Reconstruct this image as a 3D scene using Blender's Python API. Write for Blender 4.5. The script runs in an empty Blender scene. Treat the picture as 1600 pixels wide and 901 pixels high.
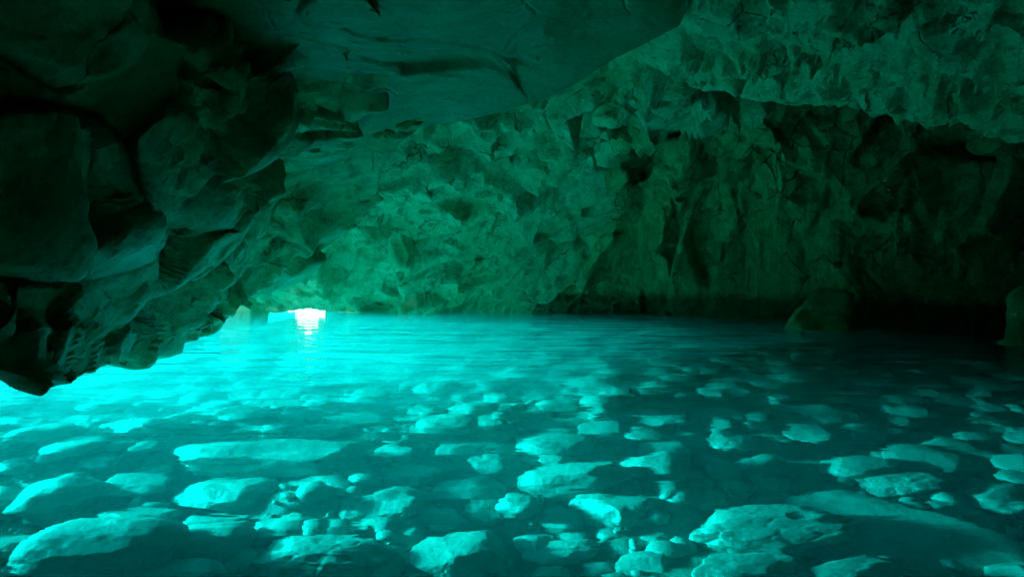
import bpy, math, random
import numpy as np
from mathutils import Vector, Euler
random.seed(7)
scene = bpy.context.scene
R = math.radians

# ------------------------------------------------------------------ camera
F = 1100.0            # focal length in pixels of the 1600 px wide photograph
CAMZ = 1.0
HY = 425.0            # row of the eye level
cam_d = bpy.data.cameras.new('camera'); cam = bpy.data.objects.new('camera', cam_d)
scene.collection.objects.link(cam); scene.camera = cam
cam.location = (0, 0, CAMZ); cam.rotation_euler = (R(90), 0, 0)
cam_d.sensor_width = 36; cam_d.lens = 36 * F / 1600
cam_d.shift_y = -(450.5 - HY) / 1600.0
cam_d.clip_start = 0.05; cam_d.clip_end = 3000

# ------------------------------------------------------------------ light
SUN_EL, SUN_AZ = 10.8, -76.0          # azimuth measured from +Y towards +X
world = bpy.data.worlds.new('World'); scene.world = world; world.use_nodes = True
wn = world.node_tree; wn.nodes.clear()
wo = wn.nodes.new('ShaderNodeOutputWorld'); wb = wn.nodes.new('ShaderNodeBackground')
ws = wn.nodes.new('ShaderNodeTexSky'); ws.sky_type = 'NISHITA'; ws.sun_disc = False
ws.dust_density = 0.2; ws.air_density = 0.8; ws.sun_elevation = R(SUN_EL); ws.sun_rotation = R(SUN_AZ)
wb.inputs[1].default_value = 0.06
wn.links.new(ws.outputs[0], wb.inputs[0]); wn.links.new(wb.outputs[0], wo.inputs[0])
sd = bpy.data.lights.new('sun', 'SUN'); sd.energy = 5.0; sd.angle = R(9.0); sd.color = (1, .97, .93)
so = bpy.data.objects.new('sun', sd); scene.collection.objects.link(so)
dirs = Vector((math.sin(R(SUN_AZ)) * math.cos(R(SUN_EL)), math.cos(R(SUN_AZ)) * math.cos(R(SUN_EL)), math.sin(R(SUN_EL))))
so.rotation_euler = dirs.to_track_quat('Z', 'Y').to_euler()
vs = scene.view_settings
vs.view_transform = 'Standard'; vs.look = 'None'; vs.gamma = 1; vs.use_curve_mapping = False
vs.exposure = 3.85
cy = scene.cycles
cy.use_denoising = True
cy.max_bounces = 10; cy.diffuse_bounces = 4; cy.glossy_bounces = 4; cy.transmission_bounces = 6
cy.transparent_max_bounces = 8; cy.volume_bounces = 3
cy.caustics_refractive = True; cy.caustics_reflective = False; cy.blur_glossy = 0.5
cy.sample_clamp_indirect = 6.0

# ------------------------------------------------------------------ numpy noise
def h3(ix, iy, iz, k=0):
    n = (ix.astype(np.int64) * 374761393 + iy.astype(np.int64) * 668265263 + iz.astype(np.int64) * 2147483647 + k * 1274126177) & 0xffffffff
    n = ((n ^ (n >> 13)) * 1274126177) & 0xffffffff
    n = ((n ^ (n >> 16)) * 2246822519) & 0xffffffff
    n = n ^ (n >> 15)
    return (n & 0xffffff) / float(0xffffff)
def vnoise(P, k=0):
    i = np.floor(P).astype(np.int64); f = P - i; f = f * f * f * (f * (f * 6 - 15) + 10)
    r = 0
    for dx in (0, 1):
        wx = f[:, 0] if dx else 1 - f[:, 0]
        for dy in (0, 1):
            wy = f[:, 1] if dy else 1 - f[:, 1]
            for dz in (0, 1):
                wz = f[:, 2] if dz else 1 - f[:, 2]
                r = r + wx * wy * wz * h3(i[:, 0] + dx, i[:, 1] + dy, i[:, 2] + dz, k)
    return r * 2 - 1
def fbm(P, o=4, k=0, g=.5):
    r = 0; a = 1
    for j in range(o):
        r = r + a * vnoise(P * 2.03 ** j + 17.3 * j, k + j); a *= g
    return r
def worley(P, k=0):
    """nearest jittered centre: (vector to it, four random numbers of its cell, F2-F1)"""
    i = np.floor(P).astype(np.int64); N = len(P)
    b = np.full(N, 1e9); b2 = np.full(N, 1e9); V = np.zeros((N, 3)); C = np.zeros((N, 3), np.int64)
    for dx in (-1, 0, 1):
        for dy in (-1, 0, 1):
            for dz in (-1, 0, 1):
                c = i + np.array([dx, dy, dz])
                q = np.stack([c[:, 0] + h3(c[:, 0], c[:, 1], c[:, 2], k + 1), c[:, 1] + h3(c[:, 0], c[:, 1], c[:, 2], k + 2), c[:, 2] + h3(c[:, 0], c[:, 1], c[:, 2], k + 3)], 1)
                v = P - q; d = np.sqrt((v * v).sum(1))
                m = d < b
                b2 = np.where(m, b, np.minimum(b2, d)); b = np.where(m, d, b)
                V[m] = v[m]; C[m] = c[m]
    r = [h3(C[:, 0], C[:, 1], C[:, 2], k + 10 + j) for j in range(4)]
    return V, r, b2 - b
def facets(P, s, amp, k=0, warp=.25, stretch=(1, 1, 1), tilt=.9, curv=1.0, off=.45, inv=False):
    """broken rock: overlapping tilted blocks (highest of the neighbouring planes), metres.
    Second result: distance-like measure to the joint between two blocks (0 = on the joint)"""
    Q = P / s * np.array(stretch)
    if warp: Q = Q + warp * np.stack([fbm(Q * 1.3 + 5, 3, k + 40), fbm(Q * 1.3 + 9, 3, k + 50), fbm(Q * 1.3 + 2, 3, k + 60)], 1)
    i = np.floor(Q).astype(np.int64); b = np.full(len(Q), -1e9); b2 = b.copy()
    for dx in (-1, 0, 1):
        for dy in (-1, 0, 1):
            for dz in (-1, 0, 1):
                c = i + np.array([dx, dy, dz]); r = [h3(c[:, 0], c[:, 1], c[:, 2], k + j) for j in range(7)]
                v = Q - c - np.stack(r[:3], 1)
                h = off * (r[6] * 2 - 1) + tilt * (v[:, 0] * (r[3] - .5) + v[:, 1] * (r[4] - .5) + v[:, 2] * (r[5] - .5)) * 2 - curv * (v * v).sum(1)
                b2 = np.maximum(b2, np.minimum(h, b)); b = np.maximum(b, h)
    return amp * (-b if inv else b), b - b2

def slabs(P, s, amp, k=0, warp=.12, stretch=(1, 1, 1), tilt=.8, off=.5, sharp=13.):
    """flat tilted faces meeting in steep steps; second result ~0 on the joints"""
    Q = P / s * np.array(stretch)
    if warp: Q = Q + warp * np.stack([fbm(Q * 1.7 + 5, 4, k + 40), fbm(Q * 1.7 + 9, 4, k + 50), fbm(Q * 1.7 + 2, 4, k + 60)], 1)
    i = np.floor(Q).astype(np.int64); S = np.zeros(len(Q)); Wt = S.copy() + 1e-12; b = S + 1e9; b2 = b.copy()
    for dx in (-1, 0, 1):
        for dy in (-1, 0, 1):
            for dz in (-1, 0, 1):
                c = i + np.array([dx, dy, dz]); r = [h3(c[:, 0], c[:, 1], c[:, 2], k + j) for j in range(7)]
                v = Q - c - .5 - .8 * (np.stack(r[:3], 1) - .5)
                h = off * (r[6] * 2 - 1) + tilt * (v[:, 0] * (r[3] - .5) + v[:, 1] * (r[4] - .5) + v[:, 2] * (r[5] - .5)) * 2
                d = (v * v).sum(1); w = np.exp(-sharp * d); S += w * h; Wt += w
                m = d < b; b2 = np.where(m, b, np.minimum(b2, d)); b = np.where(m, d, b)
    return amp * S / Wt, b2 - b

def frame(P, u):
    """coordinates along a direction and across it"""
    u = np.array(u, float); u /= np.linalg.norm(u); v = np.cross(u, [0, 1, .01]); v /= np.linalg.norm(v); w = np.cross(u, v)
    return np.stack([P @ u, P @ v, P @ w], 1)

# ------------------------------------------------------------------ mesh helpers
def link(o): scene.collection.objects.link(o); return o
def mesh_obj(name, V, Fc, mat, smooth=True, parent=None):
    m = bpy.data.meshes.new(name)
    V = np.asarray(V, np.float32); Fc = np.asarray(Fc, np.int32)
    m.vertices.add(len(V)); m.vertices.foreach_set('co', V.ravel())
    n = Fc.shape[1]
    m.loops.add(Fc.size); m.loops.foreach_set('vertex_index', Fc.ravel())
    m.polygons.add(len(Fc)); m.polygons.foreach_set('loop_start', np.arange(0, Fc.size, n, dtype=np.int32))
    m.polygons.foreach_set('use_smooth', np.full(len(Fc), smooth))
    m.update(calc_edges=True); m.validate()
    m.materials.append(mat)
    o = link(bpy.data.objects.new(name, m)); o.parent = parent
    return o
def grid_faces(nu, nv, flip=False):
    a = (np.arange(nu - 1)[:, None] * nv + np.arange(nv - 1)[None]).ravel()
    f = np.stack([a, a + nv, a + nv + 1, a + 1], 1)
    return f[:, ::-1] if flip else f
def struct(o): o['kind'] = 'structure'; return o

# pixel (of the 1600x901 photograph) + forward distance -> place
def W(px, py, D):
    px, py, D = np.asarray(px, float), np.asarray(py, float), np.asarray(D, float)
    return np.stack([D * (px - 800) / F, D + 0 * px, CAMZ + D * (HY - py) / F], -1)

def normals(G):
    du = np.gradient(G, axis=0); dv = np.gradient(G, axis=1)
    n = np.cross(du, dv); return n / (np.linalg.norm(n, axis=2, keepdims=True) + 1e-9)
def rbf(ctrl, X, Y, sx=300.):
    """smooth interpolation of control values (x, y, v)"""
    c = np.array(ctrl, float); xs = c[:, :2] / sx; n = len(c)
    d = np.linalg.norm(xs[:, None] - xs[None], axis=2); A = d + np.eye(n) * .03
    M = np.zeros((n + 3, n + 3)); M[:n, :n] = A; M[:n, n] = 1; M[n, :n] = 1; M[:n, n + 1:] = xs; M[n + 1:, :n] = xs.T
    b = np.zeros(n + 3); b[:n] = c[:, 2]
    w = np.linalg.solve(M, b)
    sh = X.shape; q = np.stack([X.ravel(), Y.ravel()], 1) / sx
    out = np.full(len(q), w[n]) + q @ w[n + 1:]
    for i in range(n): out += w[i] * np.linalg.norm(q - xs[i], axis=1)
    return out.reshape(sh)
def poly_lerp(pts, n):
    p = np.array(pts, float); d = np.r_[0, np.cumsum(np.linalg.norm(np.diff(p[:, :2], axis=0), axis=1))]
    t = np.linspace(0, d[-1], n); return np.stack([np.interp(t, d, p[:, j]) for j in range(p.shape[1])], 1)
def seg_sd(X, Y, poly):
    """distance to a polyline and side sign (left of its direction positive)"""
    p = np.array(poly, float); best = np.full(X.shape, 1e9); sg = np.ones(X.shape)
    for a, b in zip(p[:-1], p[1:]):
        d = b - a; L = d @ d; t = np.clip(((X - a[0]) * d[0] + (Y - a[1]) * d[1]) / L, 0, 1)
        dx = X - a[0] - t * d[0]; dy = Y - a[1] - t * d[1]; r = np.hypot(dx, dy)
        m = r < best; best = np.where(m, r, best); sg = np.where(m, np.sign(d[0] * dy - d[1] * dx), sg)
    return best, sg
def inside(X, Y, poly):
    """signed distance to closed polygon, positive inside"""
    p = list(poly) + [poly[0]]; d, _ = seg_sd(X, Y, p); ins = np.zeros(X.shape, bool)
    for (x1, y1), (x2, y2) in zip(p[:-1], p[1:]):
        c = ((y1 > Y) != (y2 > Y)) & (X < (x2 - x1) * (Y - y1) / ((y2 - y1) if y2 != y1 else 1e-9) + x1); ins ^= c
    return np.where(ins, d, -d)
def sstep(x, a, b): t = np.clip((x - a) / (b - a), 0, 1); return t * t * (3 - 2 * t)

# ------------------------------------------------------------------ materials
def nt(name):
    m = bpy.data.materials.new(name); m.use_nodes = True; t = m.node_tree; t.nodes.clear()
    return m, t, t.nodes, t.links
def rock_mat(name, c1, c2, c3, scale=1.0, rough=(.30, .65), streak=0.0, bump=.25, bscale=1.0, veins=0.0, tide=0.0):
    m, t, N, L = nt(name)
    out = N.new('ShaderNodeOutputMaterial'); p = N.new('ShaderNodeBsdfPrincipled'); L.new(p.outputs[0], out.inputs[0])
    tc = N.new('ShaderNodeTexCoord')
    def noise(sc, det=8, rg=.6, dist=0, vec=None):
        n = N.new('ShaderNodeTexNoise'); n.inputs['Scale'].default_value = sc; n.inputs['Detail'].default_value = det
        n.inputs['Roughness'].default_value = rg; n.inputs['Distortion'].default_value = dist
        L.new(vec or tc.outputs['Object'], n.inputs['Vector']); return n.outputs[0]
    def ramp(a, lo, hi, ca=(0, 0, 0, 1), cb=(1, 1, 1, 1)):
        r = N.new('ShaderNodeValToRGB'); r.color_ramp.elements[0].position = lo; r.color_ramp.elements[1].position = hi
        r.color_ramp.elements[0].color = ca; r.color_ramp.elements[1].color = cb; L.new(a, r.inputs[0]); return r.outputs[0]
    def mix(f, a, b):
        x = N.new('ShaderNodeMix'); x.data_type = 'RGBA'
        if hasattr(f, 'links'): L.new(f, x.inputs[0])
        else: x.inputs[0].default_value = f
        for s, v in ((6, a), (7, b)):
            if hasattr(v, 'links'): L.new(v, x.inputs[s])
            else: x.inputs[s].default_value = (*v, 1)
        return x.outputs[2]
    col = mix(ramp(noise(.7 * scale, 6, .6, .6), .38, .62), c1, c2)
    col = mix(ramp(noise(3.1 * scale, 9, .7, .4), .48, .66), col, c3)
    fine = ramp(noise(28 * scale, 6, .75), .25, .75, (.62, .62, .62, 1), (1.25, 1.25, 1.25, 1))
    mm = N.new('ShaderNodeMix'); mm.data_type = 'RGBA'; mm.blend_type = 'MULTIPLY'; mm.inputs[0].default_value = 1
    L.new(col, mm.inputs[6]); L.new(fine, mm.inputs[7]); col = mm.outputs[2]
    if streak > 0:
        mp = N.new('ShaderNodeMapping'); mp.inputs['Scale'].default_value = (4.5, 4.5, .45); L.new(tc.outputs['Object'], mp.inputs[0])
        st = ramp(noise(1.0, 7, .65, .5, mp.outputs[0]), .42, .66, (1, 1, 1, 1), (1 - streak,) * 3 + (1,))
        m2 = N.new('ShaderNodeMix'); m2.data_type = 'RGBA'; m2.blend_type = 'MULTIPLY'; m2.inputs[0].default_value = 1
        L.new(col, m2.inputs[6]); L.new(st, m2.inputs[7]); col = m2.outputs[2]
    hs = []
    if veins > 0:
        v = N.new('ShaderNodeTexVoronoi'); v.feature = 'DISTANCE_TO_EDGE'; v.inputs['Scale'].default_value = 1.1 * scale
        wv = N.new('ShaderNodeMix'); wv.data_type = 'VECTOR'; wv.inputs[0].default_value = .22
        nz = N.new('ShaderNodeTexNoise'); nz.inputs['Scale'].default_value = 2.2 * scale; nz.inputs['Detail'].default_value = 6
        L.new(tc.outputs['Object'], nz.inputs['Vector']); L.new(tc.outputs['Object'], wv.inputs[4]); L.new(nz.outputs[1], wv.inputs[5])
        L.new(wv.outputs[1], v.inputs['Vector'])
        vr = ramp(v.outputs[0], .0, .012)
        msk = ramp(noise(.9 * scale, 3), .5, .58)
        inv = mix(msk, (1, 1, 1), vr)
        m3 = N.new('ShaderNodeMix'); m3.data_type = 'RGBA'; m3.blend_type = 'MULTIPLY'; m3.inputs[0].default_value = veins
        L.new(col, m3.inputs[6]); L.new(inv, m3.inputs[7]); col = m3.outputs[2]
        hs.append((inv, .6))
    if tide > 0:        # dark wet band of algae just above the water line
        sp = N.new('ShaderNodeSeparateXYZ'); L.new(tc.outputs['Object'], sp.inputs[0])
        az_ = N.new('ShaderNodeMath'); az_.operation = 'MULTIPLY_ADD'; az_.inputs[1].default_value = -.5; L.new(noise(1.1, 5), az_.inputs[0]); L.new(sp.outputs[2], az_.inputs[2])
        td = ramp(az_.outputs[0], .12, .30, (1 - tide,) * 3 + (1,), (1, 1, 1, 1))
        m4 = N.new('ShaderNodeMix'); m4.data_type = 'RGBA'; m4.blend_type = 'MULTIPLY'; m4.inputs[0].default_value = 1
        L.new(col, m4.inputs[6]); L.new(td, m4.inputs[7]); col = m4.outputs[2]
    L.new(col, p.inputs['Base Color'])
    rr = ramp(noise(2.3 * scale, 5), .3, .7, (rough[0],) * 3 + (1,), (rough[1],) * 3 + (1,)); L.new(rr, p.inputs['Roughness'])
    n1 = noise(6 * bscale, 12, .68, .3); n2 = noise(30 * bscale, 8, .7)
    ad = N.new('ShaderNodeMath'); ad.operation = 'MULTIPLY_ADD'; ad.inputs[1].default_value = .35; L.new(n2, ad.inputs[0]); L.new(n1, ad.inputs[2])
    h = ad.outputs[0]
    for s, k in hs:
        a2 = N.new('ShaderNodeMath'); a2.operation = 'MULTIPLY_ADD'; a2.inputs[1].default_value = k; L.new(s, a2.inputs[0]); L.new(h, a2.inputs[2]); h = a2.outputs[0]
    b = N.new('ShaderNodeBump'); b.inputs['Strength'].default_value = bump; b.inputs['Distance'].default_value = .2
    L.new(h, b.inputs['Height']); L.new(b.outputs[0], p.inputs['Normal'])
    return m
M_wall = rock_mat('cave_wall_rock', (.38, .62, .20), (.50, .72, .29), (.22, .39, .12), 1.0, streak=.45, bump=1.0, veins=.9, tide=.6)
M_wshade = rock_mat('shade_darkened_wall_rock', (.17, .30, .09), (.28, .42, .15), (.08, .16, .045), 1.0, streak=.5, bump=1.0, veins=.9, tide=.6)  # wall rock with the falloff of light at right put into its colour
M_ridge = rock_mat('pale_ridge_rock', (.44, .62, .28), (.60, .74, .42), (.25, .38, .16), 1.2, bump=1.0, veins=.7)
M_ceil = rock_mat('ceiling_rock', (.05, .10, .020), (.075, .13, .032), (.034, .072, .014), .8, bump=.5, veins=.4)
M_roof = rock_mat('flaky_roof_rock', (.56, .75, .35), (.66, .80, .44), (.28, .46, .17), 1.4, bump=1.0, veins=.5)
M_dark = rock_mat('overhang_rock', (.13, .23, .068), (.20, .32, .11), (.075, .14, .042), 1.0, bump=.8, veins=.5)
M_stone = rock_mat('submerged_limestone', (.235, .28, .23), (.31, .355, .30), (.165, .21, .165), 2.0, bump=.25)
M_bed = rock_mat('seabed_rock', (.16, .21, .165), (.26, .32, .25), (.09, .13, .09), 2.0, bump=.5)

M_added_sand = rock_mat('added_pale_sand', (.30, .34, .28), (.38, .42, .35), (.22, .26, .21), 2.0, bump=.3)  # pale bed added to brighten the far water

M_bould = rock_mat('boulder_rock', (.32, .48, .20), (.42, .58, .26), (.20, .31, .11), 1.4, bump=.5)

def water_mat(name, refr):
    m, t, N, L = nt(name)
    out = N.new('ShaderNodeOutputMaterial'); tc = N.new('ShaderNodeTexCoord')
    mp = N.new('ShaderNodeMapping'); mp.inputs['Rotation'].default_value = (0, 0, R(8)); mp.inputs['Scale'].default_value = (.5, 1.3, 1)
    L.new(tc.outputs['Object'], mp.inputs[0])
    def noise(sc, det, dist=.6):
        n = N.new('ShaderNodeTexNoise'); n.inputs['Scale'].default_value = sc; n.inputs['Detail'].default_value = det
        n.inputs['Distortion'].default_value = dist; n.inputs['Roughness'].default_value = .45
        L.new(mp.outputs[0], n.inputs['Vector']); return n.outputs[0]
    a = noise(1.6, 3); b_ = noise(6.0, 2)
    ad = N.new('ShaderNodeMath'); ad.operation = 'MULTIPLY_ADD'; ad.inputs[1].default_value = .18; L.new(b_, ad.inputs[0]); L.new(a, ad.inputs[2])
    b = N.new('ShaderNodeBump'); b.inputs['Strength'].default_value = 1.0; b.inputs['Distance'].default_value = .009
    sp = N.new('ShaderNodeSeparateXYZ'); L.new(tc.outputs['Object'], sp.inputs[0])
    mr = N.new('ShaderNodeMapRange'); mr.inputs[1].default_value = 3.5; mr.inputs[2].default_value = 9.0; mr.inputs[3].default_value = .65; mr.inputs[4].default_value = 4.2
    L.new(sp.outputs[1], mr.inputs[0])
    mu = N.new('ShaderNodeMath'); mu.operation = 'MULTIPLY'; L.new(ad.outputs[0], mu.inputs[0]); L.new(mr.outputs[0], mu.inputs[1])
    L.new(mu.outputs[0], b.inputs['Height'])
    g = N.new('ShaderNodeBsdfGlossy'); g.inputs['Roughness'].default_value = .03; L.new(b.outputs[0], g.inputs['Normal'])
    if refr:
        r = N.new('ShaderNodeBsdfRefraction'); r.inputs['IOR'].default_value = 1.33; r.inputs['Roughness'].default_value = .0; L.new(b.outputs[0], r.inputs['Normal'])
    else:
        r = N.new('ShaderNodeBsdfTransparent')
    if refr:
        f = N.new('ShaderNodeFresnel'); f.inputs[0].default_value = 1.27; L.new(b.outputs[0], f.inputs['Normal']); fo = f.outputs[0]
    else:      # the same reflectance curve seen from both sides
        lw = N.new('ShaderNodeLayerWeight'); lw.inputs[0].default_value = .5
        f = N.new('ShaderNodeMath'); f.operation = 'POWER'; f.inputs[1].default_value = 8; L.new(lw.outputs['Facing'], f.inputs[0])
        f2 = N.new('ShaderNodeMath'); f2.operation = 'MULTIPLY_ADD'; f2.inputs[1].default_value = .98; f2.inputs[2].default_value = .02; L.new(f.outputs[0], f2.inputs[0]); fo = f2.outputs[0]
    mx = N.new('ShaderNodeMixShader'); L.new(fo, mx.inputs[0]); L.new(r.outputs[0], mx.inputs[1]); L.new(g.outputs[0], mx.inputs[2])
    L.new(mx.outputs[0], out.inputs[0])
    return m
M_water = water_mat('cave_water', True)
M_sea = water_mat('open_sea_water', False)
def vol_mat(name, ab, dens):
    m, t, N, L = nt(name)
    out = N.new('ShaderNodeOutputMaterial')
    a = N.new('ShaderNodeVolumeAbsorption'); s = N.new('ShaderNodeVolumeScatter'); ad = N.new('ShaderNodeAddShader')
    a.inputs['Color'].default_value = (.0, .958, .966, 1); a.inputs['Density'].default_value = ab
    s.inputs['Color'].default_value = (.1, .96, 1.0, 1); s.inputs['Density'].default_value = dens; s.inputs['Anisotropy'].default_value = .35
    L.new(a.outputs[0], ad.inputs[0]); L.new(s.outputs[0], ad.inputs[1]); L.new(ad.outputs[0], out.inputs['Volume'])
    return m
M_vol = vol_mat('turquoise_water_body', .75, .062); M_turb = vol_mat('milky_water_body', .02, .05); M_turb2 = vol_mat('milkier_water_body', .02, .14)

# ------------------------------------------------------------------ water
BX = -4.8
def sheet(name, xs, ys, z, mat):
    X, Y = np.meshgrid(xs, ys, indexing='ij')
    G = np.stack([X, Y, np.full(X.shape, z)], -1)
    return mesh_obj(name, G.reshape(-1, 3), grid_faces(len(xs), len(ys)), mat)
struct(sheet('cave_water', np.linspace(BX, 22, 12), np.linspace(-12, 17.9, 12), 0.0, M_water))
o = struct(sheet('sea_water', np.linspace(-400, BX, 6), np.linspace(-400, 400, 6), 0.0, M_sea))
o = struct(sheet('sea_water', np.linspace(BX, 22, 6), np.linspace(17.9, 400, 6), 0.0, M_sea))
def box(name, x0, x1, y0, y1, z0, z1, mat):
    V = [(x, y, z) for x in (x0, x1) for y in (y0, y1) for z in (z0, z1)]
    Fc = [(0, 1, 3, 2), (4, 6, 7, 5), (0, 4, 5, 1), (2, 3, 7, 6), (0, 2, 6, 4), (1, 5, 7, 3)]
    return mesh_obj(name, V, Fc, mat, smooth=False)
o = box('water_body', -18, 21, -11, 40, -9, -.004, M_vol); struct(o)
for pl, zt, M_t in (([(-4.6, 5.6), (-3.0, 6.0), (0, 7.2), (3.5, 9.8), (5.8, 12.5), (6.8, 16), (6.8, 22), (-6.4, 22), (-6.2, 12)], -.03, M_turb), ([(-3, 9.4), (0, 8.4), (3.5, 10.0), (6, 12.3), (7.2, 16), (7.2, 22), (-4, 22), (-3.6, 13)], -.045, M_turb2)):
    V = [(x, y, z) for z in (-6 - zt, zt) for x, y in pl]; n_ = len(pl)
    me = bpy.data.meshes.new('milky_water'); me.from_pydata(V, [], [list(range(n_))[::-1], list(range(n_, 2 * n_))] + [(i, (i + 1) % n_, (i + 1) % n_ + n_, i + n_) for i in range(n_)])
    me.materials.append(M_t); struct(link(bpy.data.objects.new('milky_water', me)))

# ------------------------------------------------------------------ sea floor
def bed_z(x, y):
    z = -2.05 - .03 * np.clip(x, 0, 6)
    zf = np.clip(-3.9 + .27 * (x + 5), -3.9, -1.6)     # farther in, a sand slope rising to the right, added to catch sun
    z = z + (zf - z) * sstep(y, 6.3, 10.5)
    z = z + .25 * sstep(-y, -4.5, -2)
    return z
def bed_h(x, y):
    P = np.stack([x.ravel(), y.ravel(), np.zeros(x.size)], 1)
    n = .16 * fbm(P * .8, 4, 3); f, e = facets(P, .5, .17, 5, warp=.12, tilt=.8, off=.7)
    return bed_z(x, y) + (n + f).reshape(x.shape)
xs = np.linspace(-14, 16, 420); ys = np.concatenate([np.linspace(-8, 1, 50)[:-1], np.linspace(1, 10, 300)[:-1], np.linspace(10, 24, 200)])
X, Y = np.meshgrid(xs, ys, indexing='ij')
struct(mesh_obj('seabed', np.stack([X, Y, bed_h(X, Y)], -1).reshape(-1, 3), grid_faces(len(xs), len(ys)), M_bed))
bedo = bpy.data.objects['seabed']; bedo.data.materials.append(M_added_sand)
xf = X[:-1, :-1].ravel(); yf = Y[:-1, :-1].ravel()
bedo.data.polygons.foreach_set('material_index', (yf + 1.2 * fbm(np.stack([xf, yf, xf * 0], 1) * .9, 4, 8) - .35 * np.clip(xf, 0, 9) > 7.4).astype(np.int32))
xs = np.linspace(-400, 400, 30); ys = np.linspace(-400, 400, 30)
struct(sheet('deep_sea_floor', xs, ys, -8.5, M_bed))

# ------------------------------------------------------------------ far wall and lit ridge (one sheet)
def polar(px, py, D):   # px may run past the frame: treat it as an azimuth
    return W(px, py, D)
def wall():
    az = np.radians(np.linspace(-26.5, 82, 1000)); nv = 520
    # bottom: below the water except at the slit of the mouth
    pxa = 800 + F * np.tan(az)
    D_ctrl = [(300, 490, 19), (420, 488, 18.3), (520, 488, 17.8), (700, 488, 17.6), (900, 487, 17.6), (1050, 491, 16.5), (1200, 498, 15.0), (1340, 507, 13.6), (1500, 517, 12.0), (1600, 522, 11.4), (2000, 560, 9), (4000, 700, 6),
              (480, 430, 16.8), (600, 400, 16), (760, 400, 16.3), (900, 400, 16.6), (560, 330, 14.8), (700, 300, 14.8), (850, 300, 15.2), (940, 300, 15.4), (1000, 330, 16.2), (1100, 330, 15.8), (1250, 350, 14.8), (1400, 350, 13.4), (1600, 350, 11.2),
              (640, 220, 12.8), (760, 200, 12.2), (860, 170, 11.4), (940, 190, 11.8), (1010, 200, 14.5), (1100, 190, 13.6), (1200, 190, 13.8), (1300, 180, 14.0), (1450, 200, 13.3), (1600, 220, 11.2),
              (960, 110, 10.2), (1060, 120, 10.4), (1060, 60, 8.8), (1200, 100, 11.5), (1400, 50, 12), (1600, 50, 11), (700, 60, 10.), (400, 300, 13.5), (900, 0, 9), (2000, 200, 9), (4000, 200, 6)]
    t = np.linspace(0, 1, nv)[None]
    slit = sstep(pxa, 405, 425) * (1 - sstep(pxa, 515, 535))
    e0 = np.full(pxa.shape, 600.)[:, None]
    PY = e0 + (-260 - e0) * t
    PX = np.repeat(pxa[:, None], nv, 1)
    Dd = rbf(D_ctrl, np.clip(PX, 200, 4000), PY)
    # dark recess under the ridge and the rock's own relief
    rec = inside(PX, PY, [(958, 188), (1030, 172), (1075, 200), (1040, 240), (1015, 275), (985, 300), (968, 240)])
    Dd = Dd + .7 * sstep(rec, -4, 14)
    cosf = np.cos(np.arctan((PX - 800) / F))
    PYw = HY + (PY - HY)
    G = W(PX, PYw, Dd)
    Nn = normals(G); s = np.sign((Nn[:, :, 1]).mean()); Nn = -Nn * s   # towards the viewer
    P = G.reshape(-1, 3)
    ridge = sstep(1000 - PX, -20, 60).ravel()
    f1, e1 = slabs(P, 2.1, .85, 11, stretch=(1, .8, .55), sharp=45., warp=.05, tilt=1.1, off=.4)
    Pr = frame(P, (.62, .0, .78)); Pv = frame(P, (.12, 0, 1))
    fr, er = slabs(Pr, .75, .42, 12, stretch=(.33, 1, 1), sharp=45., warp=.05, tilt=1.2, off=.3)
    fr2, _ = slabs(Pr, .27, .12, 15, stretch=(.45, 1, 1), sharp=40., warp=.06, tilt=1.2, off=.3)
    fv, ev = slabs(Pv, .85, .40, 18, stretch=(.45, 1, 1), sharp=45., warp=.05, tilt=1.2, off=.35)
    fv2, _ = slabs(Pv, .32, .13, 19, stretch=(.6, 1, 1), sharp=40., warp=.06, tilt=1.2, off=.35)
    e2 = np.where(ridge > .5, er, ev)
    bm = sstep(vnoise(P * .7, 78), -.3, .3)
    d = f1 * (1 - .45 * ridge) + ridge * (fr + fr2 * (.3 + .8 * bm)) + (1 - ridge) * (fv * (.6 + .5 * bm) + fv2 * (.25 + .85 * bm)) + .012 * fbm(P * 4, 5, 14)
    msk = sstep(vnoise(P * .45, 77), -.1, .35)
    d -= msk * (.16 * np.exp(-(e1 / .02) ** 2) + .06 * np.exp(-(e2 / .04) ** 2))
    # slanting strata of the lit ridge
    q = P[:, 2] * .8 - P[:, 0] * .55 - P[:, 1] * .1
    d += ridge * .05 * fbm(np.stack([q * 2.0, P[:, 0] * .5, P[:, 1] * .4], 1), 4, 15)
    d = d * (1 - .93 * np.exp(-((PX.ravel() - 474) / 70) ** 2 - (np.clip(470 - PY.ravel(), 0, 999) / 22) ** 2))
    P = P + Nn.reshape(-1, 3) * d[:, None]
    pxf = PX[:-1, :-1].ravel(); pyf = PY[:-1, :-1].ravel()
    # the low mouth: an opening in the wall from just above the water down to the bed
    Pq = P.reshape(G.shape); Pg = Pq[:-1, :-1].reshape(-1, 3).copy(); Pg[:, 2] = np.maximum(np.maximum(Pq[:-1, :-1, 2], Pq[1:, :-1, 2]), np.maximum(Pq[:-1, 1:, 2], Pq[1:, 1:, 2])).ravel(); pxp = 800 + F * Pg[:, 0] / Pg[:, 1]
    arch = .13 * (1 - np.clip(np.abs((pxp - 481) / 48), 0, 1) ** 1.1) - .04 + .004 * fbm(np.stack([pxp / 7, pxp * 0, pxp * 0], 1), 3, 5)
    keep = ~((Pg[:, 2] < arch) & (pxp > 418) & (pxp < 530))
    pxf = pxf[keep]; pyf = pyf[keep]
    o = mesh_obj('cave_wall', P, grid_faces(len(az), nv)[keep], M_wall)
    o.data.materials.append(M_ridge); o.data.materials.append(M_wshade)
    edge = 965 + 60 * fbm(np.stack([pyf / 60, pyf * 0, pyf * 0], 1), 3, 3) - .25 * (pyf - 200)
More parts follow.
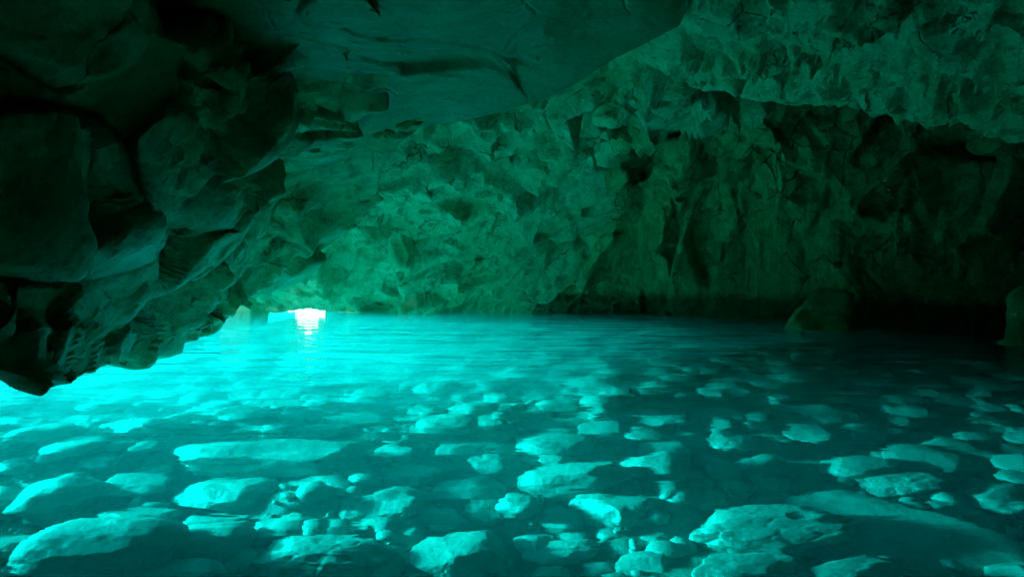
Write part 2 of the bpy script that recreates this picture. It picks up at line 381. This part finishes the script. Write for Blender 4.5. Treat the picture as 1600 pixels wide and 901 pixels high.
    o.data.polygons.foreach_set('material_index', ((pxf < edge) | ((pyf < 170) & (pxf < 1250))).astype(np.int32) + 2 * (pxf > 1330 + 110 * fbm(np.stack([pxf / 90, pyf / 90, pyf * 0], 1), 4, 21)).astype(np.int32))  # right end takes the rock with shade in its colour
    return struct(o)
wall()

# ------------------------------------------------------------------ hanging rock sheets
def lip_sheet(name, sil, D_ctrl, mat, far, nu=700, nv=420, nb=60, feats=None, relief=(1, 1, 1), back=(0, 2.2, .8), k=20, flaky=0, udir=(.7, .5, .5), lip=.45):
    """sil: silhouette polyline (px, py); far: matching outer polyline; the rock
    turns back behind its lower lip so that it has thickness"""
    S = poly_lerp(sil, nu); O = poly_lerp(far, nu)
    rng = np.random.RandomState(k)
    t = np.linspace(0, 1, nv) ** 1.25
    PX = S[:, 0:1] + (O[:, 0:1] - S[:, 0:1]) * t; PY = S[:, 1:2] + (O[:, 1:2] - S[:, 1:2]) * t
    Dd = rbf(D_ctrl, PX, PY)
    Dd = np.maximum(Dd, 1.2)
    if feats: Dd = Dd + feats(PX, PY)
    G = W(PX, PY, Dd)
    # rounded lip and back side
    tb = np.linspace(1, 0, nb, endpoint=False)[None, :, None]
    base = G[:, :1]; bk = np.array(back)[None, None]
    B = base + bk * np.stack([tb[..., 0], tb[..., 0], tb[..., 0] ** 2], -1)
    G = np.concatenate([B, G], 1)
    Nn = normals(G); C = G - np.array([0, 0, CAMZ]); s = np.sign((Nn[:, nb:] * C[:, nb:]).sum()); Nn = -Nn * s
    # smooth the lip normals
    for _ in range(12):
        Nn[:, 1:-1] = (Nn[:, :-2] + Nn[:, 2:] + Nn[:, 1:-1]); Nn /= np.linalg.norm(Nn, axis=2, keepdims=True) + 1e-9
    P = G.reshape(-1, 3)
    sc = np.clip(G[..., 1].ravel() / 6, .45, 1.6)
    f1, e1 = slabs(P, 1.5, .55, k, stretch=(1, .8, 1.3), sharp=45., warp=.05, tilt=1.1, off=.4)
    Pu = frame(P, udir)
    f2, e2 = slabs(Pu, .5, .20, k + 1, stretch=(.4, 1, 1), sharp=45., warp=.06, tilt=1.2, off=.35); f3, e3 = slabs(Pu, .17, .06, k + 2, stretch=(.5, 1, 1), sharp=40., tilt=1.2, off=.35); f4 = 0
    rm = sstep(vnoise(P * .8, k + 9), -.3, .3)          # smooth faces alternate with broken ones
    cr = sstep(vnoise(P * .6, k + 8), -.3, .2)
    d = relief[0] * (f1 - .10 * np.exp(-(e1 / .025) ** 2) * cr) + (.25 + .85 * rm) * (relief[1] * (f2 - .03 * np.exp(-(e2 / .05) ** 2) * cr) + relief[2] * (f3 + f4)) + .02 * relief[1] * fbm(P * 3, 5, k + 3)
    if flaky:
        q = P @ np.array([.45, .35, -.5]); u_ = P @ np.array([.8, -.5, .2])
        d += flaky * np.abs(fbm(np.stack([q * 5, u_ * 1.1, P[:, 2] * 2], 1), 5, k + 6)) * (.4 + rm)
    # keep the outline of the lip close to its drawn course
    hold = np.ones((nu, nv + nb)); hold[:, nb:] = lip + (1 - lip) * sstep(np.arange(nv)[None] + 0 * PX, 0, 40); hold[:, :nb] = lip
    d *= hold.ravel()
    P = P + Nn.reshape(-1, 3) * (d * np.clip(sc, .4, 1.2))[:, None]
    return struct(mesh_obj(name, P, grid_faces(nu, nv + nb), mat))

# left overhang coming down to the water
silA = [(-1400, 560), (-600, 575), (-100, 590), (0, 598), (55, 613), (95, 613), (135, 596), (160, 566), (168, 548), (232, 552), (300, 524), (335, 508), (368, 482), (420, 455), (470, 428), (505, 394), (560, 340), (592, 310), (602, 262), (645, 205), (690, 140), (700, 60)]
farA = [(-1400, 400), (-1300, 100), (-1100, -100), (-900, -300), (-700, -400), (-500, -450), (-350, -450), (-200, -450), (0, -450), (100, -450), (200, -450), (300, -450), (350, -450), (400, -450), (450, -450), (500, -450), (540, -450), (580, -450), (600, -450), (640, -450), (690, -450), (720, -450)]
DA = [(-1400, 560, 2.2), (-600, 560, 3.0), (-100, 590, 3.6), (0, 598, 3.9), (90, 612, 4.2), (165, 548, 6.0), (230, 546, 7.4), (300, 512, 10.5), (368, 468, 13), (470, 420, 13), (505, 388, 12.6), (592, 308, 11.6), (640, 205, 9.8), (690, 140, 10.4), (700, 60, 9.8),
      (0, 450, 4.2), (120, 430, 4.9), (230, 420, 6.4), (330, 400, 8.6), (430, 380, 10.8), (0, 300, 4.3), (150, 300, 5.0), (270, 300, 6.4), (400, 300, 8.6), (520, 260, 9.6),
      (0, 150, 4.3), (150, 150, 5.0), (300, 150, 6.0), (420, 160, 7.2), (560, 170, 8.8), (0, 0, 4.2), (200, 0, 4.9), (400, 30, 5.8), (600, 30, 5.9), (0, -450, 2.6), (600, -450, 2.6), (-700, -400, 2.2), (-1400, 200, 2.2), (-600, 200, 3.0)]
def featA(X, Y):
    d = np.zeros(X.shape)
    # great block at the far left with the crevice under it
    a = inside(X, Y, [(-300, 190), (60, 170), (150, 185), (185, 220), (205, 300), (232, 345), (205, 385), (110, 432), (0, 425), (-300, 400)])
    d -= .5 * sstep(a, -2, 12)
    d += .2 * np.exp(-((a + 6) / 7) ** 2)
    b = inside(X, Y, [(205, 215), (260, 170), (310, 195), (345, 270), (330, 320), (225, 335)]); d -= .3 * sstep(b, -2, 9)
    c = inside(X, Y, [(280, 110), (385, 150), (410, 190), (370, 212), (300, 180)]); d -= .4 * sstep(c, -2, 12)
    e = inside(X, Y, [(-300, -100), (240, -100), (230, 60), (150, 165), (-300, 160)]); d -= .3 * sstep(e, -2, 12)
    g = inside(X, Y, [(250, -80), (440, -80), (440, 80), (330, 90), (245, 50)]); d += .7 * sstep(g, -4, 22)
    h = inside(X, Y, [(-300, 560), (-300, 480), (30, 470), (150, 510), (175, 560), (130, 640), (-300, 660)]); d -= .25 * sstep(h, -2, 15)
    f = inside(X, Y, [(285, 400), (335, 392), (345, 480), (300, 470)]); d -= .3 * sstep(f, -2, 10)
    return d
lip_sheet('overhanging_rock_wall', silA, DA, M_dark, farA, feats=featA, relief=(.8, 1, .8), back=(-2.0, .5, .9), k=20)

# smooth ceiling slab in front of the ridge
silB = [(420, 235), (520, 200), (600, 200), (640, 203), (700, 190), (790, 172), (860, 150), (905, 128), (960, 92), (1010, 68), (1062, 40), (1085, -5), (1110, -60), (1200, -250)]
farB = [(200, 0), (250, -300), (300, -700), (420, -900), (520, -900), (620, -900), (720, -900), (820, -900), (900, -900), (960, -900), (1020, -900), (1080, -900), (1140, -900), (1240, -900)]
DB = [(640, 203, 9.6), (520, 200, 8.8), (420, 235, 8.5), (700, 190, 9.6), (860, 150, 8.6), (960, 92, 7.6), (1062, 40, 6.8), (1100, -50, 5.9), (700, 100, 7.6), (850, 60, 6.7), (600, 100, 7.2), (500, 100, 6.9), (450, 0, 5.6), (700, 0, 5.8), (1000, 0, 6.1), (400, -900, 2.0), (800, -900, 2.0), (1240, -900, 2.0), (1200, -250, 4.2), (200, -300, 3.5)]
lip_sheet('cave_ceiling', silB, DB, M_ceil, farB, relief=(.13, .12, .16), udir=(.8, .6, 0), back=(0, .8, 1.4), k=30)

# right-hand ceiling
silC = [(900, 165), (960, 182), (1000, 165), (1070, 138), (1150, 146), (1250, 152), (1330, 163), (1400, 188), (1455, 196), (1490, 188), (1540, 189), (1562, 204), (1600, 217), (1800, 265), (2400, 380)]
farC = [(700, -900), (800, -900), (900, -900), (1000, -900), (1100, -900), (1250, -900), (1400, -900), (1550, -900), (1700, -900), (1900, -900), (2100, -900), (2300, -900), (2600, -900), (3000, -700), (3600, -500)]
DC = [(960, 182, 11.0), (1070, 138, 10.2), (1250, 152, 9.6), (1400, 188, 8.8), (1455, 196, 8.3), (1600, 217, 6.8), (1800, 265, 5.6), (2400, 380, 4.2), (1070, 80, 9.0), (1250, 80, 7.7), (1450, 100, 6.6), (1600, 120, 5.7), (1100, 10, 6.8), (1300, 10, 6.0), (1600, 10, 4.9), (900, 165, 11.5), (1000, -900, 2.2), (1600, -900, 1.8), (3000, -700, 1.8), (3600, -500, 2), (2200, 0, 3.5)]
def featC(X, Y):
    d = np.zeros(X.shape)
    a = inside(X, Y, [(1440, 62), (1500, 20), (1560, -20), (1900, -60), (1900, 50), (1600, 52), (1540, 60), (1490, 72), (1450, 68)]); d -= .35 * sstep(a, -1, 14)
    b = inside(X, Y, [(1075, 20), (1060, -60), (1400, -60), (1390, 20), (1300, 40), (1180, 52), (1100, 52)]); d -= .4 * sstep(b, -1, 10)
    c = inside(X, Y, [(1150, -60), (1400, -60), (1390, 0), (1300, 8), (1240, 20), (1130, 16)]); d -= .3 * sstep(c, -1, 8)
    return d
lip_sheet('cave_ceiling', silC, DC, M_roof, farC, feats=featC, relief=(.35, .7, 1.3), back=(0, .9, 2.2), k=40, flaky=.06, udir=(.8, .6, .05), lip=.7)

# ------------------------------------------------------------------ the cliff round the cave (keeps the daylight out)
def cliff():
    pl = [(-4.6, 19.6, .6), (-3.6, 20.5, -9), (4, 21.5, -9), (14, 17, -9), (17, 8, -9), (15, -4, -9), (6, -9, -9), (-4, -9.5, .0), (-5.2, -4, -1.4), (-5.6, 2, -1.4), (-5.75, 4.9, -1.2), (-5.85, 5.9, -.03), (-6.0, 8, -.03), (-6.9, 13, -.03), (-7.4, 15, .08), (-7.4, 17.5, .15), (-7.0, 19, .35), (-4.6, 19.6, .6)]  # left lip dipped under water on purpose, to shade the lower-left bed
    p = poly_lerp(pl, 260); t = np.linspace(0, 1, 60)
    z = p[:, 2:3] + (6.5 - p[:, 2:3]) * t[None]
    G = np.stack([np.repeat(p[:, 0:1], 60, 1), np.repeat(p[:, 1:2], 60, 1), z], -1)
    c = np.array([5, 6, 6.5]); tt = np.linspace(0, 1, 50)[1:]
    cap = G[:, -1:] + (c - G[:, -1:]) * tt[None, :, None]
    G = np.concatenate([G, cap], 1)
    P = G.reshape(-1, 3); P = P + .12 * np.stack([fbm(P * .8, 3, 70), fbm(P * .8, 3, 71), fbm(P * .8, 3, 72)], 1) * (sstep(P[:, 2], 0, 1))[:, None]
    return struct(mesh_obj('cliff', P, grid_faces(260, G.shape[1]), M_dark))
cliff()
az = np.radians(np.linspace(-112, -34, 160)); rr = np.linspace(0, 1, 30)  # unseen hill, added to keep the low orange sky off the cave rock
Rr = 85 + 70 * rr[None]; hh = (13 + 3 * fbm(np.stack([az * 9, az * 0, az * 0], 1), 4, 9))[:, None] * sstep(az[:, None], -1.97, -1.85) * sstep(-az[:, None], .6, .72)
zz = -1 + hh * np.sin(np.pi * np.clip(rr[None], .0, 1)) ** .7
Gc = np.stack([np.sin(az)[:, None] * Rr, np.cos(az)[:, None] * Rr, zz], -1); Pc = Gc.reshape(-1, 3); Pc[:, 2] += 1.2 * fbm(Pc * .12, 4, 4)
struct(mesh_obj('sky_blocker_hill', Pc, grid_faces(160, 30), M_wall))

# ------------------------------------------------------------------ stones under the water
IOR = 1.33
def seat(px, py, depth):
    """where the line of sight through a pixel, bent at the surface, reaches a depth"""
    d = np.array([(px - 800) / F, 1.0, (HY - py) / F]); d /= np.linalg.norm(d)
    p = np.array([0, 0, CAMZ]) + d * (CAMZ / -d[2])
    hz = np.array([d[0], d[1], 0]); s1 = np.linalg.norm(hz); hz /= s1
    s2 = s1 / IOR; c2 = math.sqrt(1 - s2 * s2)
    return p + depth * (hz * s2 / c2 - np.array([0, 0, 1.]))
import bmesh
_ico = {}
def ico(n):
    if n not in _ico:
        bm = bmesh.new(); bmesh.ops.create_icosphere(bm, subdivisions=n, radius=1)
        _ico[n] = (np.array([v.co[:] for v in bm.verts]), np.array([[v.index for v in f.verts] for f in bm.faces])); bm.free()
    return _ico[n]
def stone(name, x, y, zb, w, l, t, rot=0, seed=0, n=5, mat=None, cuts=9, pit=0.0, tiltx=0, tilty=0, sink=.22, rough=1.0, boxy=2.4):
    """one weathered stone: rounded block, planed by random cuts, pitted; zb = level of the bed"""
    rng = np.random.RandomState(seed * 7 + 3)
    D, Fc = ico(n)
    r = 1 / (np.abs(D) ** boxy).sum(1) ** (1 / boxy)
    P = D * r[:, None]
    for _ in range(cuts):
        a = rng.normal(size=3); a[2] = a[2] * .8 + .2; a /= np.linalg.norm(a); c = rng.uniform(.72, 1.0)
        h = P @ a - c; h = np.where(h > 0, h, 0); P = P - (h * rng.uniform(.75, .97))[:, None] * a
    o = rng.uniform(-50, 50, 3)
    nn = .13 * fbm(P * .9 + o, 2, seed % 50) + .02 * rough * fbm(P * 4.0 + o, 4, 3)
    f, e = slabs(P + o, 1.1, .10 * rough, seed % 40 + 5, sharp=7.)
    nn = nn + f
    if pit: nn = nn - pit * np.exp(-(worley(P * 2.1 + o, 9)[2] / .09) ** 2) * .03 - pit * .09 * sstep(vnoise(P * 2.6 + o, 8), .25, .6)
    P = P * (1 + nn)[:, None]
    P = P / np.array([np.ptp(P[:, 0]), np.ptp(P[:, 1]), np.ptp(P[:, 2])]) * np.array([w, l, t])
    P[:, 2] -= (P[:, 2].max() + P[:, 2].min()) / 2
    m = mesh_obj(name, P, Fc, mat or M_stone)
    m.rotation_euler = (R(tiltx), R(tilty), R(rot)); m.location = (x, y, zb + t * (.5 - sink))
    return m
def tag(o, label, cat, group=None):
    o['label'] = label; o['category'] = cat
    if group: o['group'] = group
    return o
SG = 'stones lying on the bed of the cave pool'
# centre column, top row, bottom row, width (pixels of the photograph), look
STONES = [
 # px, top, bottom, width, height/width, rot, tilt, pit, label
 (45, 874, 925, 115, .3, 0, 0, .5, 'flat pale stone cut by the bottom left corner'),
 (150, 802, 925, 262, .55, 4, 8, 0, 'great dark boulder at lower left with a thin lit rim on its left edge'),
 (262, 866, 935, 185, .35, 6, -4, 0, 'long pale stone at the bottom edge just right of the great dark boulder'),
 (362, 744, 800, 168, .4, 5, -3, 0, 'long dark stone with only its upper edge lit, above the small oval pale stone'),
 (336, 797, 834, 106, .38, 4, -6, 0, 'small oval pale stone right of the great dark boulder'),
 (438, 793, 858, 118, .5, -5, 10, 0, 'humped pale stone left of the broad pitted stones at lower left centre'),
 (516, 832, 930, 245, .42, 0, 4, 1, 'big pale deeply pitted stone at the bottom left of centre'),
 (376, 846, 905, 60, .6, 10, 0, 0, 'small blunt pale stone left of the big deeply pitted stone'),
 (596, 757, 828, 158, .5, 0, 4, .8, 'broad stone with knobbly lit top and dark right flank, left of centre'),
 (645, 720, 762, 102, .36, -3, 3, 0, 'smooth lens shaped stone behind the broad knobbly stone'),
 (732, 744, 788, 124, .36, 4, 6, 0, 'very bright rounded stone with a shaded right end near the centre'),
 (528, 714, 754, 86, .4, 14, -10, .3, 'slanting pale stone lying alone in the dark left of the lens shaped stone'),
 (628, 820, 868, 78, .55, 0, 8, 0, 'stone with a lit left edge between the broad knobbly and the round topped stone'),
 (712, 820, 925, 162, .55, 3, 6, .4, 'large round topped stone at the bottom centre with dark right side'),
 (618, 852, 878, 40, .6, 0, 0, 0, 'little dark pebble with a bright tip under the stone with the lit left edge'),
 (690, 790, 830, 62, .5, 0, 0, 0, 'dim bluish stone behind the large round topped stone'),
 (758, 778, 822, 64, .5, 10, 0, .6, 'rough broken stone right of the dim bluish stone'),
 (766, 708, 748, 74, .42, 0, 0, 1, 'ring shaped worn stone with a dark hollow in its top'),
 (207, 738, 780, 122, .3, 3, -3, .5, 'flat pale stone in the left shallows above the great dark boulder'),
 (215, 786, 826, 130, .3, -3, 0, .9, 'crumbly pale stone touching the top of the great dark boulder'),
 (425, 680, 752, 320, .35, -2, 4, 0, 'very wide dark block with a bright far edge at left centre'),
 (905, 716, 784, 206, .5, 3, 12, 0, 'large smooth boulder right of centre with bright left half and shadowed right half'),
 (1018, 699, 762, 118, .62, -8, 14, 0, 'brightest angular boulder just behind the large half shadowed boulder'),
 (958, 757, 830, 132, .6, 22, -8, 0, 'blocky stone sloping up to the right in front of the half shadowed boulder'),
 (1136, 671, 705, 74, .45, 6, -5, .9, 'pitted bright stone standing alone right of the brightest boulder'),
 (1200, 790, 872, 265, .42, 0, 5, 1, 'widest pitted pale stone at lower right with a black shaded end'),
 (1340, 867, 950, 215, .5, 0, 6, 0, 'smooth bright stone cut by the bottom edge at lower right'),
 (1590, 864, 940, 100, .6, 0, 0, 0, 'smooth bright stone in the bottom right corner'),
 (1418, 734, 780, 142, .36, 2, 8, 1, 'stone with an eye shaped hollow resting behind the long smooth slab'),
 (1565, 750, 806, 110, .45, 0, -4, .5, 'speckled grey stone at the right edge of the photo'),
 (1342, 707, 752, 125, .4, -4, 6, 0, 'low dark dome shaped stone behind the top of the long smooth slab'),
 (1440, 690, 735, 120, .36, -6, 0, 0, 'dark flattish stone with a lit left tip behind the stone with the eye shaped hollow'),
 (1098, 762, 784, 64, .36, 0, 0, 0, 'small lens shaped pebble below and right of the brightest boulder'),
 (1157, 750, 772, 42, .5, 0, 0, .4, 'small bright egg sized pebble left of the long smooth slab'),
 (1064, 738, 752, 58, .25, 0, 0, 0, 'thin sliver of pale stone in the shadow of the brightest boulder'),
 (1268, 664, 700, 84, .35, 8, -6, .6, 'ragged bright patch of stone below the wide flat broken shelf'),
 (1265, 627, 664, 152, .25, 5, -5, 1, 'wide flat broken shelf of bright stone at right of centre'),
 (1108, 627, 658, 80, .35, 4, 0, .4, 'pale stone with ragged right end left of the wide flat broken shelf'),
 (1030, 632, 668, 110, .32, 0, 5, 0, 'flat pale stone between the dark dome and the stone with ragged right end'),
 (945, 655, 690, 96, .36, 5, 0, .3, 'pale hump right of the dark dome near the centre'),
 (866, 667, 716, 130, .4, 0, 5, 0, 'dark dome shaped stone with a lit left foot near the centre'),
 (838, 828, 872, 66, .5, 30, -8, 0, 'narrow pale stone tilted up to the right beneath the half shadowed boulder'),
 (898, 828, 850, 42, .5, -10, 0, 0, 'small bright pebble left of the dark pointed stone'),
 (872, 846, 885, 128, .3, 10, -6, 0, 'long low stone with a bright top at the lower centre'),
 (1004, 856, 930, 94, .55, 0, 5, 0, 'bluish wedge of stone at the bottom edge right of centre'),
 (958, 818, 852, 62, .5, 10, 0, 0, 'dark pointed stone in the shadow of the blocky sloping stone'),
 (1012, 830, 862, 86, .35, 0, -8, 0, 'low dark stone with a lit left slope above the bluish wedge'),
 (1170, 866, 940, 210, .5, 0, 0, 0, 'black shaded boulder at the bottom edge under the widest pitted stone'),
 (936, 872, 915, 56, .6, 0, 0, 0, 'small dull stone at the bottom edge left of the bluish wedge'),
 (868, 880, 925, 70, .5, 0, 0, 0, 'dull rounded stone at the bottom edge under the long low stone'),
 (1485, 680, 712, 86, .4, 5, 0, 0, 'humped stone glimmering in the dark water at right'),
 (1575, 690, 720, 70, .4, 0, 0, .4, 'dim stone near the right edge behind the speckled grey stone'),
 (1415, 612, 634, 74, .3, 0, 0, .3, 'pale oval gleam of stone in the dark right hand water'),
 (1330, 648, 668, 70, .3, 0, 0, 0, 'dim flat stone right of the wide flat broken shelf'),
 (1372, 786, 806, 34, .5, 0, 0, 0, 'tiny pale pebble wedged at the edge of the long smooth slab'),
 (1470, 776, 806, 60, .5, 0, 0, 0, 'rounded grey pebble between the long smooth slab and the speckled grey stone'),
 (560, 645, 662, 120, .22, 0, 0, .3, 'thin bright streak of flat stone behind the very wide dark block'),
 (580, 608, 628, 74, .3, 0, 0, 0, 'faint flat stone farthest out in the bright left water'),
 (840, 633, 650, 52, .35, 0, 0, 0, 'small lens of stone in the cyan water behind the dark dome'),
 (722, 690, 712, 84, .3, 0, 0, 0, 'flat pale stone behind the ring shaped worn stone'),
]
Y0 = []
for k, (px, t, b_, wpx, hw, rot, til, pit, lab) in enumerate(STONES):
    dep = 2.02
    pf = seat(px, b_, dep); dep = -float(bed_z(pf[0], pf[1])) - .0; pf = seat(px, b_, dep)
    w = wpx / F * pf[1]; h = min(hw * .9 * w, 1.0)
    sink = .22
    ptop = seat(px, t, dep - h * (1 - sink) * .85)
    L = max(.5 * w, min(1.3 * w, (ptop[1] - pf[1]) * 1.15))
    cyc = .5 * (pf[1] + ptop[1]) if L < 1.3 * w else pf[1] + L * .5
    sc = cyc / pf[1]
    o = stone('submerged_stone', pf[0] * sc, cyc, -dep, w * sc * .98, L, h, rot, k + 1, 6 if wpx > 120 else 5, None, 9, pit, -3, -abs(til) * .5 - 3, sink)
    tag(o, lab, 'stone', SG); Y0.append((pf[0] * sc, cyc, w * sc / 2, L / 2))
# long smooth slab running diagonally towards the lower right corner
p1 = seat(1235, 765, 2.0); p2 = seat(1610, 885, 2.05); mid = (p1 + p2) / 2; dv = p2 - p1
o = stone('submerged_slab', mid[0], mid[1], -2.25, np.linalg.norm(dv[:2]) * 1.05, .85, .34, math.degrees(math.atan2(dv[1], dv[0])), 99, 6, None, 4, 0, 8, 0, .25, .35, 3.5)
tag(o, 'long smooth pale slab running diagonally to the bottom right corner', 'stone'); Y0.append((mid[0], mid[1], 1.0, .7))

# pebbles covering the bed between the stones: nobody could count them
def gravel():
    rng = np.random.RandomState(11); D, Fc = ico(2); n = 1700; Vs = []; Fs = []
    y = 3.2 + 6.0 * rng.rand(n) ** 1.3; x = rng.uniform(-.85, .85, n) * y; z = bed_h(x, y)
    for i in range(n):
        r = .028 + .12 * rng.rand() ** 2.4
        d = rng.normal(size=3); d /= np.linalg.norm(d)
        P = D * (1 - .25 * np.maximum(D @ d - .3, 0))[:, None] * np.array([1, rng.uniform(.6, .95), rng.uniform(.4, .7)]) * r
        a = rng.uniform(0, 6.28); P = P @ np.array([[math.cos(a), math.sin(a), 0], [-math.sin(a), math.cos(a), 0], [0, 0, 1]])
        Vs.append(P + np.array([x[i], y[i], z[i] + r * .25])); Fs.append(Fc + i * len(D))
    o = mesh_obj('gravel', np.concatenate(Vs), np.concatenate(Fs), M_stone); o['kind'] = 'stuff'; o['label'] = 'loose pebbles strewn over the bed of the pool between the larger stones'
gravel()

# smaller stones between and behind them
rng = np.random.RandomState(5)
protos = []
for k in range(14):
    o = stone('submerged_stone', 0, 0, 0, 1, .75 + .3 * rng.rand(), .42 + .2 * rng.rand(), 0, 200 + k, 4, None, 8, (k % 3 == 0) * .7)
    protos.append(o)
cnt = 0; placed = []
for tries in range(12000):
    if cnt >= 228: break
    y = 3.9 + 7.5 * rng.rand() ** 1.35; x = rng.uniform(-.80, .85) * y + rng.uniform(-.2, .2)
    far = sstep(y, 5, 10); r = (.15 + .18 * rng.rand() ** 1.6 + .12 * far * rng.rand()) 
    if x > 7.5 or x < -6: continue
    if x < .1 * y and y > 6 and rng.rand() < .75: continue
    if any(abs(x - a) < c * .95 + r * .4 and abs(y - b) < d * .95 + r * .5 for a, b, c, d in Y0): continue
    if any((x - a) ** 2 + (y - b) ** 2 < (r + c) ** 2 * .42 for a, b, c in placed): continue
    placed.append((x, y, r))
    p = protos[cnt % 14]
    if cnt < 14: o = p
    else: o = p.copy(); link(o)
    s = 2 * r; o.scale = (s, s * rng.uniform(.8, 1.2), s * rng.uniform(.8, 1.2))
    o.rotation_euler = (R(rng.uniform(-14, 14)), 0, R(rng.uniform(0, 360)))
    e_ = (Euler((0, R(-5 + rng.uniform(-10, 10)), 0)).to_matrix() @ o.rotation_euler.to_matrix()).to_euler(); o.rotation_euler = e_
    z = float(bed_h(np.array([x]), np.array([y]))[0]); o.location = (x, y, z + r * .35)
    if y < 6.5: tag(o, 'small rounded stone filling a gap between the larger submerged stones', 'stone', 'small stones between the larger submerged ones')
    elif x > .22 * y: tag(o, 'small stone dimly seen through the rippled dark water at right', 'stone', 'far stones under the dark water at right')
    else: tag(o, 'small stone faintly seen through the bright cyan water farther off', 'stone', 'far stones under the bright water')
    cnt += 1

# ------------------------------------------------------------------ boulders standing out of the water
def boulder(px, pt, pb, wpx, D, label, seed, rot, cuts, boxy):
    x = D * (px - 800) / F; w = wpx / F * D; top = CAMZ + D * (HY - pt) / F; zb = -.9; t = top - zb
    o = stone('boulder', x, D, zb, w, w * .9, t, rot, seed, 6, M_bould, cuts, 0, 0, 0, 0, 2.2, boxy); return tag(o, label, 'boulder')
boulder(1283, 449, 506, 124, 12.8, 'rounded dark boulder rising from the water against the back wall at right', 305, 12, 12, 2.5)
boulder(1628, 438, 525, 112, 10.2, 'dark boulder at the right edge rising from the water', 302, 0, 10, 2.5)
